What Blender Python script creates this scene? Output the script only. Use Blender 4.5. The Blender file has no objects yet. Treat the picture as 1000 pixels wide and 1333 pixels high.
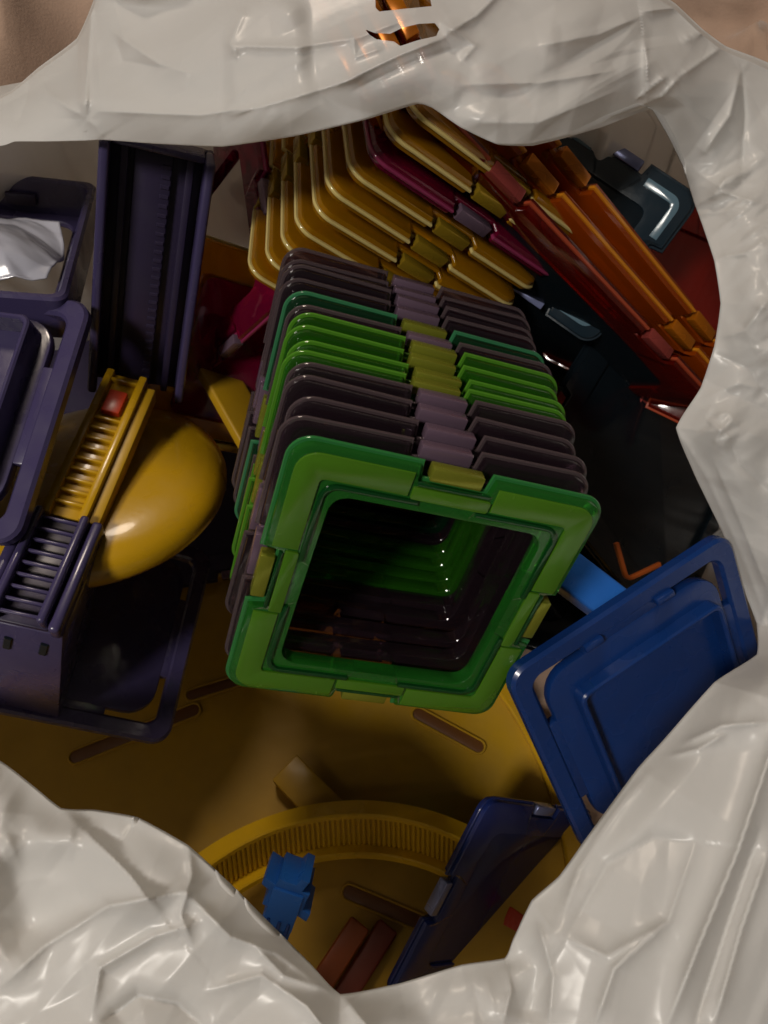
import bpy, bmesh, math, random
import numpy as np
from mathutils import Vector, Matrix

# ------------------------------------------------------------------ camera, world, lamp, exposure
SC = bpy.context.scene
COL = SC.collection
CAM_POS = np.array([0.0, 0.0, 0.36])
TILT = math.radians(25)
FPX = 963.0                                   # focal length in pixels of the 1000 x 1333 photograph
cam_d = bpy.data.cameras.new('camera')
cam = bpy.data.objects.new('camera', cam_d)
COL.objects.link(cam)
cam.location = CAM_POS
cam.rotation_euler = (TILT, 0, 0)
cam_d.sensor_fit = 'VERTICAL'
cam_d.sensor_height = 36.0
cam_d.lens = 36.0 * FPX / 1333.0
cam_d.clip_start = 0.005
cam_d.clip_end = 20
cam_d.dof.use_dof = True
cam_d.dof.focus_distance = 0.19
cam_d.dof.aperture_fstop = 32
SC.camera = cam

world = bpy.data.worlds.new('World')
SC.world = world
world.use_nodes = True
bg = world.node_tree.nodes['Background']
bg.inputs[0].default_value = (1.0, 0.86, 0.74, 1)
bg.inputs[1].default_value = 0.04

ld = bpy.data.lights.new('ceiling_lamp', 'AREA')
ld.shape = 'DISK'
ld.size = 0.24
ld.energy = 12.6
ld.color = (1.0, 0.93, 0.84)
lamp = bpy.data.objects.new('ceiling_lamp', ld)
COL.objects.link(lamp)
LAMP_POS = Vector((-0.55, -0.40, 1.30))
lamp.location = LAMP_POS
lamp.rotation_euler = (Vector((0.0, 0.08, 0.2)) - LAMP_POS).to_track_quat('-Z', 'Y').to_euler()

ld2 = bpy.data.lights.new('added_back_light', 'AREA')  # added light, no known source: glints and a brighter inner back wall
ld2.shape = 'DISK'; ld2.size = 0.30; ld2.energy = 8; ld2.color = (1.0, 0.84, 0.68)
back_light = bpy.data.objects.new('added_back_light', ld2)
COL.objects.link(back_light)
back_light.location = (-0.15, 0.95, 1.45)
back_light.rotation_euler = (Vector((0.0, 0.1, 0.2)) - Vector(back_light.location)).to_track_quat('-Z', 'Y').to_euler()

vs = SC.view_settings
vs.view_transform = 'Standard'
vs.look = 'None'
vs.exposure = -0.08
vs.gamma = 1
SC.cycles.use_denoising = True
SC.cycles.max_bounces = 6
SC.cycles.diffuse_bounces = 3
SC.cycles.glossy_bounces = 4
SC.cycles.transmission_bounces = 8
SC.cycles.use_adaptive_sampling = True
SC.cycles.adaptive_threshold = 0.03
SC.cycles.transparent_max_bounces = 20
SC.cycles.caustics_reflective = False
SC.cycles.caustics_refractive = False
SC.cycles.sample_clamp_indirect = 4.0

# ------------------------------------------------------------------ helpers
ct, st = math.cos(TILT), math.sin(TILT)
RIGHT = np.array([1.0, 0, 0]); UPV = np.array([0, ct, st]); FWD = np.array([0, st, -ct])

def U(px, py, d):
    """a point of the place: where the photograph's pixel lies at d metres from the lens plane"""
    return CAM_POS + d * (FWD + (px - 500.0) / FPX * RIGHT + (666.5 - py) / FPX * UPV)

def Uarr(px, py, d):
    return CAM_POS[None] + d[:, None] * (FWD[None] + ((px - 500.0) / FPX)[:, None] * RIGHT[None] + ((666.5 - py) / FPX)[:, None] * UPV[None])

def pose(t, x, y):
    x = Vector(x).normalized(); y = Vector(y); y = (y - x * x.dot(y)).normalized(); z = x.cross(y)
    m = Matrix((x, y, z)).transposed().to_4x4()
    m.translation = Vector(t)
    return m

def pose_pix(c, ax, ay, d):
    """pose from a centre pixel and depth and two world axes"""
    return pose(U(c[0], c[1], d), ax, ay)

def tag(o, label=None, cat=None, group=None, kind=None):
    if label: o['label'] = label
    if cat: o['category'] = cat
    if group: o['group'] = group
    if kind: o['kind'] = kind
    return o

def empty(name, m, label, cat, group=None):
    o = bpy.data.objects.new(name, None)
    COL.objects.link(o)
    o.empty_display_size = 0.01
    o.matrix_world = m
    return tag(o, label, cat, group)

def link(name, me, parent=None, m=None):
    o = bpy.data.objects.new(name, me)
    COL.objects.link(o)
    if parent is not None: o.parent = parent
    if m is not None: o.matrix_local = m
    return o

def finish(me, mat, angle=35):
    me.materials.append(mat)
    me.polygons.foreach_set('use_smooth', [True] * len(me.polygons))
    me.set_sharp_from_angle(angle=math.radians(angle))
    me.update()
    return me

def from_bm(bm, mat, name='m', angle=35):
    bmesh.ops.recalc_face_normals(bm, faces=bm.faces)
    me = bpy.data.meshes.new(name)
    bm.to_mesh(me); bm.free()
    return finish(me, mat, angle)

def bm_box(bm, c, s, bev=0.0006, seg=2, rot=None):
    r = bmesh.ops.create_cube(bm, size=1)
    vs_ = r['verts']
    m = Matrix.Translation(Vector(c)) @ (rot.to_4x4() if rot is not None else Matrix.Identity(4)) @ Matrix.Diagonal((s[0], s[1], s[2], 1))
    bmesh.ops.transform(bm, matrix=m, verts=vs_)
    if bev:
        es = list({e for v in vs_ for e in v.link_edges})
        bmesh.ops.bevel(bm, geom=es, offset=min(bev, min(s) * 0.45), segments=seg, profile=0.5, affect='EDGES')

def box_mesh(c, s, mat, bev=0.0006, seg=2, rot=None):
    bm = bmesh.new(); bm_box(bm, c, s, bev, seg, rot)
    return from_bm(bm, mat)

def rrect(hx, hy, r, n=6):
    pts = []
    for cx, cy, a0 in ((hx - r, hy - r, 0), (-hx + r, hy - r, 90), (-hx + r, -hy + r, 180), (hx - r, -hy + r, 270)):
        for k in range(n + 1):
            a = math.radians(a0 + 90 * k / n)
            pts.append((cx + r * math.cos(a), cy + r * math.sin(a)))
    return np.array(pts)

def inset(p, d):
    """miter inset of a closed counter-clockwise outline"""
    a = p - np.roll(p, 1, 0); b = np.roll(p, -1, 0) - p
    a /= np.linalg.norm(a, axis=1)[:, None] + 1e-12; b /= np.linalg.norm(b, axis=1)[:, None] + 1e-12
    na = np.stack([-a[:, 1], a[:, 0]], 1); nb = np.stack([-b[:, 1], b[:, 0]], 1)
    n = na + nb
    l = np.maximum((n * n).sum(1), 0.4)
    return p + n * (2 * d / l)[:, None]

def loft(loops, mat, closed=False, cap=(False, False), angle=35, name='m'):
    """loops: list of (N,3) closed rings joined in order; closed joins last to first"""
    n = len(loops[0]); V = np.concatenate(loops)
    F = []
    L = len(loops)
    for i in range(L if closed else L - 1):
        j = (i + 1) % L
        for k in range(n):
            k2 = (k + 1) % n
            F.append((i * n + k, i * n + k2, j * n + k2, j * n + k))
    if cap[0]: F.append(tuple(range(n - 1, -1, -1)))
    if cap[1]: F.append(tuple((L - 1) * n + k for k in range(n)))
    me = bpy.data.meshes.new(name)
    me.from_pydata(V.tolist(), [], F)
    bm = bmesh.new(); bm.from_mesh(me); bpy.data.meshes.remove(me)
    return from_bm(bm, mat, name, angle)

def at_z(p, z):
    return np.concatenate([p, np.full((len(p), 1), z)], 1)

def slab(p, z0, z1, mat, bev=0.0006, angle=35):
    """solid plate of outline p between z0 and z1 with softened edges"""
    q = inset(p, bev); q2 = inset(p, bev * 0.3)
    return loft([at_z(q, z0), at_z(q2, z0 + bev * 0.3), at_z(p, z0 + bev), at_z(p, z1 - bev), at_z(q2, z1 - bev * 0.3), at_z(q, z1)], mat, cap=(True, True), angle=angle)

def ring_slab(po, pi, z0, z1, mat, bev=0.0006, angle=35):
    """plate with a hole: outer outline po, inner outline pi of the same count"""
    qo = inset(po, bev); qi = inset(pi, -bev)
    return loft([at_z(qo, z0), at_z(po, z0 + bev), at_z(po, z1 - bev), at_z(qo, z1), at_z(qi, z1), at_z(pi, z1 - bev), at_z(pi, z0 + bev), at_z(qi, z0)], mat, closed=True, angle=angle)

# ------------------------------------------------------------------ materials
def nodes(name):
    m = bpy.data.materials.new(name); m.use_nodes = True
    nt = m.node_tree
    return m, nt, nt.nodes['Principled BSDF']

def plastic(name, col, rough=0.3, bump=0.06, scale=500, trans=0.0, ior=1.46, spec=0.5, coat=0.0, wear=0.12, metal=0.0):
    m, nt, b = nodes(name)
    b.inputs['Metallic'].default_value = metal
    tc = nt.nodes.new('ShaderNodeTexCoord')
    n1 = nt.nodes.new('ShaderNodeTexNoise'); n1.inputs['Scale'].default_value = 90; n1.inputs['Detail'].default_value = 2
    nt.links.new(tc.outputs['Object'], n1.inputs['Vector'])
    mp = nt.nodes.new('ShaderNodeMapRange')
    mp.inputs['From Min'].default_value = 0.3; mp.inputs['From Max'].default_value = 0.7
    mp.inputs['To Min'].default_value = max(0.02, rough - wear); mp.inputs['To Max'].default_value = rough + wear
    nt.links.new(n1.outputs['Fac'], mp.inputs['Value'])
    nt.links.new(mp.outputs['Result'], b.inputs['Roughness'])
    if not trans:
        n2 = nt.nodes.new('ShaderNodeTexNoise'); n2.inputs['Scale'].default_value = scale; n2.inputs['Detail'].default_value = 1
        nt.links.new(tc.outputs['Object'], n2.inputs['Vector'])
        bp = nt.nodes.new('ShaderNodeBump'); bp.inputs['Strength'].default_value = bump; bp.inputs['Distance'].default_value = 0.0004
        nt.links.new(n2.outputs['Fac'], bp.inputs['Height'])
        nt.links.new(bp.outputs['Normal'], b.inputs['Normal'])
    hue = nt.nodes.new('ShaderNodeMixRGB'); hue.blend_type = 'MULTIPLY'
    hue.inputs['Color1'].default_value = (*col, 1); hue.inputs['Color2'].default_value = (0.75, 0.75, 0.75, 1)
    nt.links.new(n1.outputs['Fac'], hue.inputs['Fac'])
    nt.links.new(hue.outputs['Color'], b.inputs['Base Color'])
    b.inputs['Transmission Weight'].default_value = trans
    b.inputs['IOR'].default_value = ior
    b.inputs['Specular IOR Level'].default_value = spec
    b.inputs['Coat Weight'].default_value = coat
    b.inputs['Coat Roughness'].default_value = 0.08
    return m

TR = dict(rough=0.07, bump=0.04, wear=0.04)
def clear(name, col, tint, op=0.4, rough=0.06):
    """coloured see-through plastic: most light passes straight through and takes the tint, the surface gleams"""
    m, nt, b = nodes(name)
    out = nt.nodes['Material Output']
    nt.nodes.remove(b)
    df = nt.nodes.new('ShaderNodeBsdfDiffuse'); df.inputs['Color'].default_value = (*col, 1)
    tl = nt.nodes.new('ShaderNodeBsdfTranslucent'); tl.inputs['Color'].default_value = (*col, 1)
    dm = nt.nodes.new('ShaderNodeMixShader'); dm.inputs['Fac'].default_value = 0.4
    nt.links.new(df.outputs[0], dm.inputs[1]); nt.links.new(tl.outputs[0], dm.inputs[2])
    tr = nt.nodes.new('ShaderNodeBsdfTransparent'); tr.inputs['Color'].default_value = (*tint, 1)
    mx = nt.nodes.new('ShaderNodeMixShader'); mx.inputs['Fac'].default_value = op
    nt.links.new(tr.outputs[0], mx.inputs[1]); nt.links.new(dm.outputs[0], mx.inputs[2])
    gl = nt.nodes.new('ShaderNodeBsdfGlossy'); gl.inputs['Color'].default_value = (1, 1, 1, 1)
    tc = nt.nodes.new('ShaderNodeTexCoord')
    n1 = nt.nodes.new('ShaderNodeTexNoise'); n1.inputs['Scale'].default_value = 120; n1.inputs['Detail'].default_value = 2
    nt.links.new(tc.outputs['Object'], n1.inputs['Vector'])
    mp = nt.nodes.new('ShaderNodeMapRange')
    mp.inputs['From Min'].default_value = 0.3; mp.inputs['From Max'].default_value = 0.7
    mp.inputs['To Min'].default_value = max(0.02, rough - 0.03); mp.inputs['To Max'].default_value = rough + 0.09
    nt.links.new(n1.outputs['Fac'], mp.inputs['Value']); nt.links.new(mp.outputs['Result'], gl.inputs['Roughness'])
    fr = nt.nodes.new('ShaderNodeFresnel'); fr.inputs['IOR'].default_value = 1.58
    m2 = nt.nodes.new('ShaderNodeMixShader')
    nt.links.new(fr.outputs[0], m2.inputs['Fac']); nt.links.new(mx.outputs[0], m2.inputs[1]); nt.links.new(gl.outputs[0], m2.inputs[2])
    nt.links.new(m2.outputs[0], out.inputs['Surface'])
    return m

M = {
    'green': clear('green_clear_plastic', (0.035, 0.19, 0.010), (0.36, 0.88, 0.22), 0.4),
    'green_front': clear('front_green_plastic', (0.03, 0.26, 0.03), (0.30, 0.90, 0.25), 0.5),
    'green_pale': clear('pale_green_plastic', (0.14, 0.38, 0.02), (0.5, 0.92, 0.25), 0.6, 0.2),
    'green_dark': clear('dark_green_plastic', (0.006, 0.09, 0.018), (0.15, 0.7, 0.2), 0.7),
    'deep_green': clear('deep_green_plastic', (0.012, 0.08, 0.03), (0.3, 0.75, 0.4), 0.42),
    'purple': clear('purple_clear_plastic', (0.036, 0.021, 0.030), (0.62, 0.46, 0.58), 0.42),
    'yellow': clear('amber_clear_plastic', (0.74, 0.33, 0.006), (0.98, 0.60, 0.06), 0.46),
    'magenta': clear('magenta_clear_plastic', (0.28, 0.005, 0.05), (0.85, 0.10, 0.30), 0.5),
    'orange': clear('orange_clear_plastic', (0.62, 0.10, 0.003), (0.97, 0.35, 0.04), 0.5),
    'red': clear('red_clear_plastic', (0.20, 0.008, 0.003), (0.9, 0.10, 0.04), 0.45),
    'seam_glint_green': clear('green_seam_glint', (0.13, 0.40, 0.03), (0.55, 0.92, 0.35), 0.7),  # seam colours lightened to paint in the bright highlights along tile edges
    'seam_glint_green_front': clear('front_green_seam_glint', (0.05, 0.32, 0.08), (0.4, 0.9, 0.4), 0.7),
    'seam_glint_deep': clear('deep_green_seam_glint', (0.06, 0.30, 0.13), (0.5, 0.9, 0.6), 0.8),
    'seam_glint_purple': clear('purple_seam_glint', (0.14, 0.10, 0.11), (0.8, 0.68, 0.75), 0.65),
    'seam_glint_yellow': clear('amber_seam_glint', (1.0, 0.80, 0.30), (1, 0.9, 0.5), 0.85),
    'seam_glint_orange': clear('orange_seam_glint', (0.95, 0.34, 0.02), (1, 0.6, 0.2), 0.85),
    'seam_glint_magenta': clear('magenta_seam_glint', (0.45, 0.05, 0.16), (0.95, 0.4, 0.6), 0.75),
    'seam_glint_red': clear('red_seam_glint', (0.60, 0.10, 0.04), (0.95, 0.4, 0.2), 0.8),
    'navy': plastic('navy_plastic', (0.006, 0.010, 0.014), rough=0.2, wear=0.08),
    'teal_edge': plastic('smoky_blue_plastic', (0.012, 0.022, 0.032), rough=0.15, wear=0.06),
    'blue_reflection': plastic('pale_blue_reflection', (0.10, 0.17, 0.22), rough=0.2),  # colour of the reflections painted on the navy tile's corners
    'blue_clear': clear('blue_clear_plastic', (0.018, 0.036, 0.19), (0.2, 0.35, 0.9), 0.88),
    'clip_green': plastic('lime_clip', (0.27, 0.29, 0.03), rough=0.25, spec=0.7, metal=0.55),
    'clip_purple': plastic('mauve_clip', (0.22, 0.145, 0.21), rough=0.25, spec=0.7, metal=0.55),
    'clip_yellow': plastic('gold_clip', (0.40, 0.26, 0.02), rough=0.2, spec=0.8, metal=0.55),
    'clip_pink': plastic('pink_clip', (0.40, 0.07, 0.06), rough=0.25, spec=0.7, metal=0.55),
    'clip_orange': plastic('amber_clip', (0.60, 0.18, 0.008), rough=0.2, spec=0.8, metal=0.55),
    'clip_blue': plastic('pale_blue_clip', (0.25, 0.28, 0.5), rough=0.25, spec=0.7, metal=0.55),
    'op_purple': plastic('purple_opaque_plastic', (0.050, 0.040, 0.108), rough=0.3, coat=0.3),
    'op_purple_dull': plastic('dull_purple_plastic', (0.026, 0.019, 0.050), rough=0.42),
    'op_yellow': plastic('yellow_opaque_plastic', (0.48, 0.27, 0.005), rough=0.28, coat=0.25),
    'op_yellow_flat': plastic('yellow_matte_plastic', (0.44, 0.25, 0.008), rough=0.45),
    'op_blue': plastic('blue_opaque_plastic', (0.005, 0.030, 0.145), rough=0.3, coat=0.2),
    'rail_yellow': plastic('rail_yellow_plastic', (0.72, 0.43, 0.01), rough=0.35),
    'op_blue_bright': plastic('bright_blue_plastic', (0.02, 0.13, 0.50), rough=0.35),
    'op_red': plastic('red_opaque_plastic', (0.55, 0.045, 0.01), rough=0.35),
    'op_rust': plastic('rust_orange_plastic', (0.26, 0.055, 0.008), rough=0.4),
}

def film_material():
    m, nt, b = nodes('white_bag_film')
    out = nt.nodes['Material Output']
    tc = nt.nodes.new('ShaderNodeTexCoord')
    n1 = nt.nodes.new('ShaderNodeTexNoise'); n1.inputs['Scale'].default_value = 28; n1.inputs['Detail'].default_value = 2
    nt.links.new(tc.outputs['Object'], n1.inputs['Vector'])
    rp = nt.nodes.new('ShaderNodeMixRGB')
    rp.inputs['Color1'].default_value = (0.77, 0.775, 0.775, 1); rp.inputs['Color2'].default_value = (0.86, 0.865, 0.865, 1)
    nt.links.new(n1.outputs['Fac'], rp.inputs['Fac'])
    nt.links.new(rp.outputs['Color'], b.inputs['Base Color'])
    b.inputs['Roughness'].default_value = 0.30
    b.inputs['Specular IOR Level'].default_value = 0.5
    # fine crinkles of the thin film
    n3 = nt.nodes.new('ShaderNodeTexNoise'); n3.inputs['Scale'].default_value = 130; n3.inputs['Detail'].default_value = 2
    nt.links.new(tc.outputs['Object'], n3.inputs['Vector'])
    bp = nt.nodes.new('ShaderNodeBump'); bp.inputs['Strength'].default_value = 0.07; bp.inputs['Distance'].default_value = 0.002
    nt.links.new(n3.outputs['Fac'], bp.inputs['Height']); nt.links.new(bp.outputs['Normal'], b.inputs['Normal'])
    tl = nt.nodes.new('ShaderNodeBsdfTranslucent'); tl.inputs['Color'].default_value = (0.70, 0.66, 0.60, 1)
    mx = nt.nodes.new('ShaderNodeMixShader'); mx.inputs['Fac'].default_value = 0.36
    nt.links.new(b.outputs[0], mx.inputs[1]); nt.links.new(tl.outputs[0], mx.inputs[2])
    tp = nt.nodes.new('ShaderNodeBsdfTransparent'); tp.inputs['Color'].default_value = (0.95, 0.94, 0.92, 1)
    m3 = nt.nodes.new('ShaderNodeMixShader'); m3.inputs['Fac'].default_value = 0.18
    nt.links.new(mx.outputs[0], m3.inputs[1]); nt.links.new(tp.outputs[0], m3.inputs[2])
    nt.links.new(m3.outputs[0], out.inputs['Surface'])
    return m

def fabric_material():
    m, nt, b = nodes('peach_fabric')
    tc = nt.nodes.new('ShaderNodeTexCoord')
    n1 = nt.nodes.new('ShaderNodeTexNoise'); n1.inputs['Scale'].default_value = 40; n1.inputs['Detail'].default_value = 8
    nt.links.new(tc.outputs['Object'], n1.inputs['Vector'])
    rp = nt.nodes.new('ShaderNodeMixRGB')
    rp.inputs['Color1'].default_value = (0.27, 0.18, 0.13, 1); rp.inputs['Color2'].default_value = (0.46, 0.32, 0.24, 1)
    nt.links.new(n1.outputs['Fac'], rp.inputs['Fac']); nt.links.new(rp.outputs['Color'], b.inputs['Base Color'])
    b.inputs['Roughness'].default_value = 0.9
    b.inputs['Sheen Weight'].default_value = 0.3
    wv = nt.nodes.new('ShaderNodeTexNoise'); wv.inputs['Scale'].default_value = 900
    nt.links.new(tc.outputs['Object'], wv.inputs['Vector'])
    bp = nt.nodes.new('ShaderNodeBump'); bp.inputs['Strength'].default_value = 0.25; bp.inputs['Distance'].default_value = 0.001
    nt.links.new(wv.outputs['Fac'], bp.inputs['Height']); nt.links.new(bp.outputs['Normal'], b.inputs['Normal'])
    return m

# ------------------------------------------------------------------ numpy noise
class Cells:
    """distance to the nearest of jittered grid points (creases run where two are equally near)"""
    def __init__(s, seed, size):
        s.rng = np.random.RandomState(seed); s.size = size
        s.j = s.rng.rand(128, 128, 2); s.b = s.rng.rand(128, 128)
    def __call__(s, x, y):
        gx, gy = x / s.size, y / s.size
        ix, iy = np.floor(gx).astype(int), np.floor(gy).astype(int)
        best = np.full(x.shape, 9.0)
        for a in (-1, 0, 1):
            for c in (-1, 0, 1):
                jx, jy = (ix + a) & 127, (iy + c) & 127
                dx = ix + a + s.j[jx, jy, 0] - gx; dy = iy + c + s.j[jx, jy, 1] - gy
                best = np.minimum(best, np.sqrt(dx * dx + dy * dy) * (0.8 + 0.4 * s.b[jx, jy]) + 0.25 * s.b[jx, jy])
        return best

def vnoise(seed, size):
    tab = np.random.RandomState(seed).rand(128, 128)
    def f(x, y):
        gx, gy = x / size, y / size
        ix, iy = np.floor(gx).astype(int), np.floor(gy).astype(int)
        fx, fy = gx - ix, gy - iy
        fx = fx * fx * fx * (fx * (fx * 6 - 15) + 10); fy = fy * fy * fy * (fy * (fy * 6 - 15) + 10)
        a = tab[ix & 127, iy & 127]; b = tab[(ix + 1) & 127, iy & 127]; c = tab[ix & 127, (iy + 1) & 127]; d = tab[(ix + 1) & 127, (iy + 1) & 127]
        return (a * (1 - fx) + b * fx) * (1 - fy) + (c * (1 - fx) + d * fx) * fy
    return f

def facets(seed, size):
    """flat triangular facets with sharp creases between them"""
    tab = np.random.RandomState(seed).rand(128, 128); jx = np.random.RandomState(seed + 500).rand(2)
    def f(x, y):
        gx, gy = x / size + 0.5 * y / size + jx[0], 0.9 * y / size + jx[1]
        ix, iy = np.floor(gx).astype(int), np.floor(gy).astype(int)
        fx, fy = gx - ix, gy - iy
        up = fx + fy > 1
        a = tab[ix & 127, iy & 127]; b = tab[(ix + 1) & 127, iy & 127]; c = tab[ix & 127, (iy + 1) & 127]; d = tab[(ix + 1) & 127, (iy + 1) & 127]
        return np.where(up, d + (c - d) * (1 - fx) + (b - d) * (1 - fy), a + (b - a) * fx + (c - a) * fy)
    return f

# ------------------------------------------------------------------ the surface: a rumpled peach blanket
def build_blanket():
    n = 440
    xs = np.linspace(-0.75, 0.75, n); ys = np.linspace(-0.5, 1.0, n)
    X, Y = np.meshgrid(xs, ys, indexing='ij'); X = X.ravel(); Y = Y.ravel()
    w1, w2 = vnoise(5, 0.07), vnoise(6, 0.07)
    wx = X + 0.05 * w1(X + 5, Y + 5); wy = Y + 0.05 * w2(X + 5, Y + 5)
    c1, c2 = Cells(7, 0.11), Cells(8, 0.05)
    Z = -0.02 + 0.040 * (1 - np.abs(2 * vnoise(9, 0.09)(wx + 5, wy + 5) - 1)) + 0.022 * c1(wx + 5, wy + 5) + 0.013 * c2(wx + 5, wy + 5) + 0.016 * (1 - np.abs(2 * vnoise(10, 0.040)(wx + 5, wy + 5) - 1)) + 0.022 * (1 - np.abs(2 * vnoise(11, 0.024)(wx + 5, wy + 5) - 1)) + 0.0018 * vnoise(12, 0.008)(wx + 5, wy + 5) - 0.026
    rr_ = np.clip((np.hypot(X + 0.035, Y - 0.085) - 0.25) / 0.12, 0, 1)
    Z = Z + 0.11 * rr_ * rr_ * (3 - 2 * rr_)
    V = np.stack([X, Y, Z], 1)
    F = [(i * n + j, (i + 1) * n + j, (i + 1) * n + j + 1, i * n + j + 1) for i in range(n - 1) for j in range(n - 1)]
    me = bpy.data.meshes.new('blanket'); me.from_pydata(V.tolist(), [], F)
    finish(me, fabric_material(), 180)
    o = link('blanket', me)
    tag(o, 'rumpled peach brown blanket under and behind the white bag', None, None, 'structure')
build_blanket()

# ------------------------------------------------------------------ the plastic bag
# opening edge (pixel, pixel, metres from the lens) and the matching ridge where the film turns down outside
RIM = [
 (-400,420,.215,-520,400,.205),(-300,250,.215,-430,180,.21),(-120,195,.205,-200,170,.215),(0,190,.197,-20,132,.215),
 (20,184,.196,15,118,.218),(60,184,.195,50,88,.22),(110,183,.192,100,50,.222),(135,182,.19,122,0,.213),
 (200,187,.185,130,-60,.21),(290,191,.178,230,-110,.205),(380,178,.173,350,-140,.2),(470,156,.17,460,-150,.2),
 (540,134,.17,540,-150,.2),(562,140,.171,570,-150,.2),(600,166,.173,620,-140,.2),(645,187,.175,680,-120,.2),
 (690,188,.177,740,-90,.2),(740,174,.18,800,-40,.205),(790,150,.188,850,-15,.205),(830,135,.193,880,5,.208),
 (848,142,.197,915,38,.21),(868,175,.205,945,60,.213),(888,215,.215,985,75,.217),(903,262,.215,1030,95,.22),
 (915,295,.21,1120,150,.22),(930,340,.2,1250,260,.21),(938,395,.197,1300,380,.2),(930,450,.197,1320,470,.195),
 (912,505,.2,1320,540,.193),(880,557,.203,1320,600,.19),(905,620,.206,1320,660,.187),(940,692,.214,1320,730,.185),
 (965,760,.219,1320,790,.182),(985,812,.216,1320,840,.18),(985,852,.2,1320,900,.175),(930,888,.185,1320,1000,.165),
 (862,965,.175,1320,1150,.158),(830,1000,.17,1300,1280,.152),(765,1088,.163,1200,1480,.145),(728,1140,.16,1100,1560,.14),
 (692,1172,.158,1000,1620,.138),(668,1222,.157,900,1660,.136),(657,1247,.157,800,1690,.135),(600,1256,.155,700,1700,.135),
 (520,1280,.153,600,1710,.134),(443,1294,.150,430,1710,.132),(400,1250,.151,300,1700,.132),(300,1150,.152,150,1680,.133),
 (245,1100,.154,0,1640,.134),(180,1064,.157,-100,1580,.136),(125,1054,.16,-200,1500,.138),(80,1052,.16,-280,1400,.14),
 (40,1020,.163,-360,1300,.145),(0,990,.166,-420,1200,.15),(-100,950,.175,-500,1100,.16),(-280,930,.185,-560,1000,.17),
 (-400,700,.2,-580,700,.19)]
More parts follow.
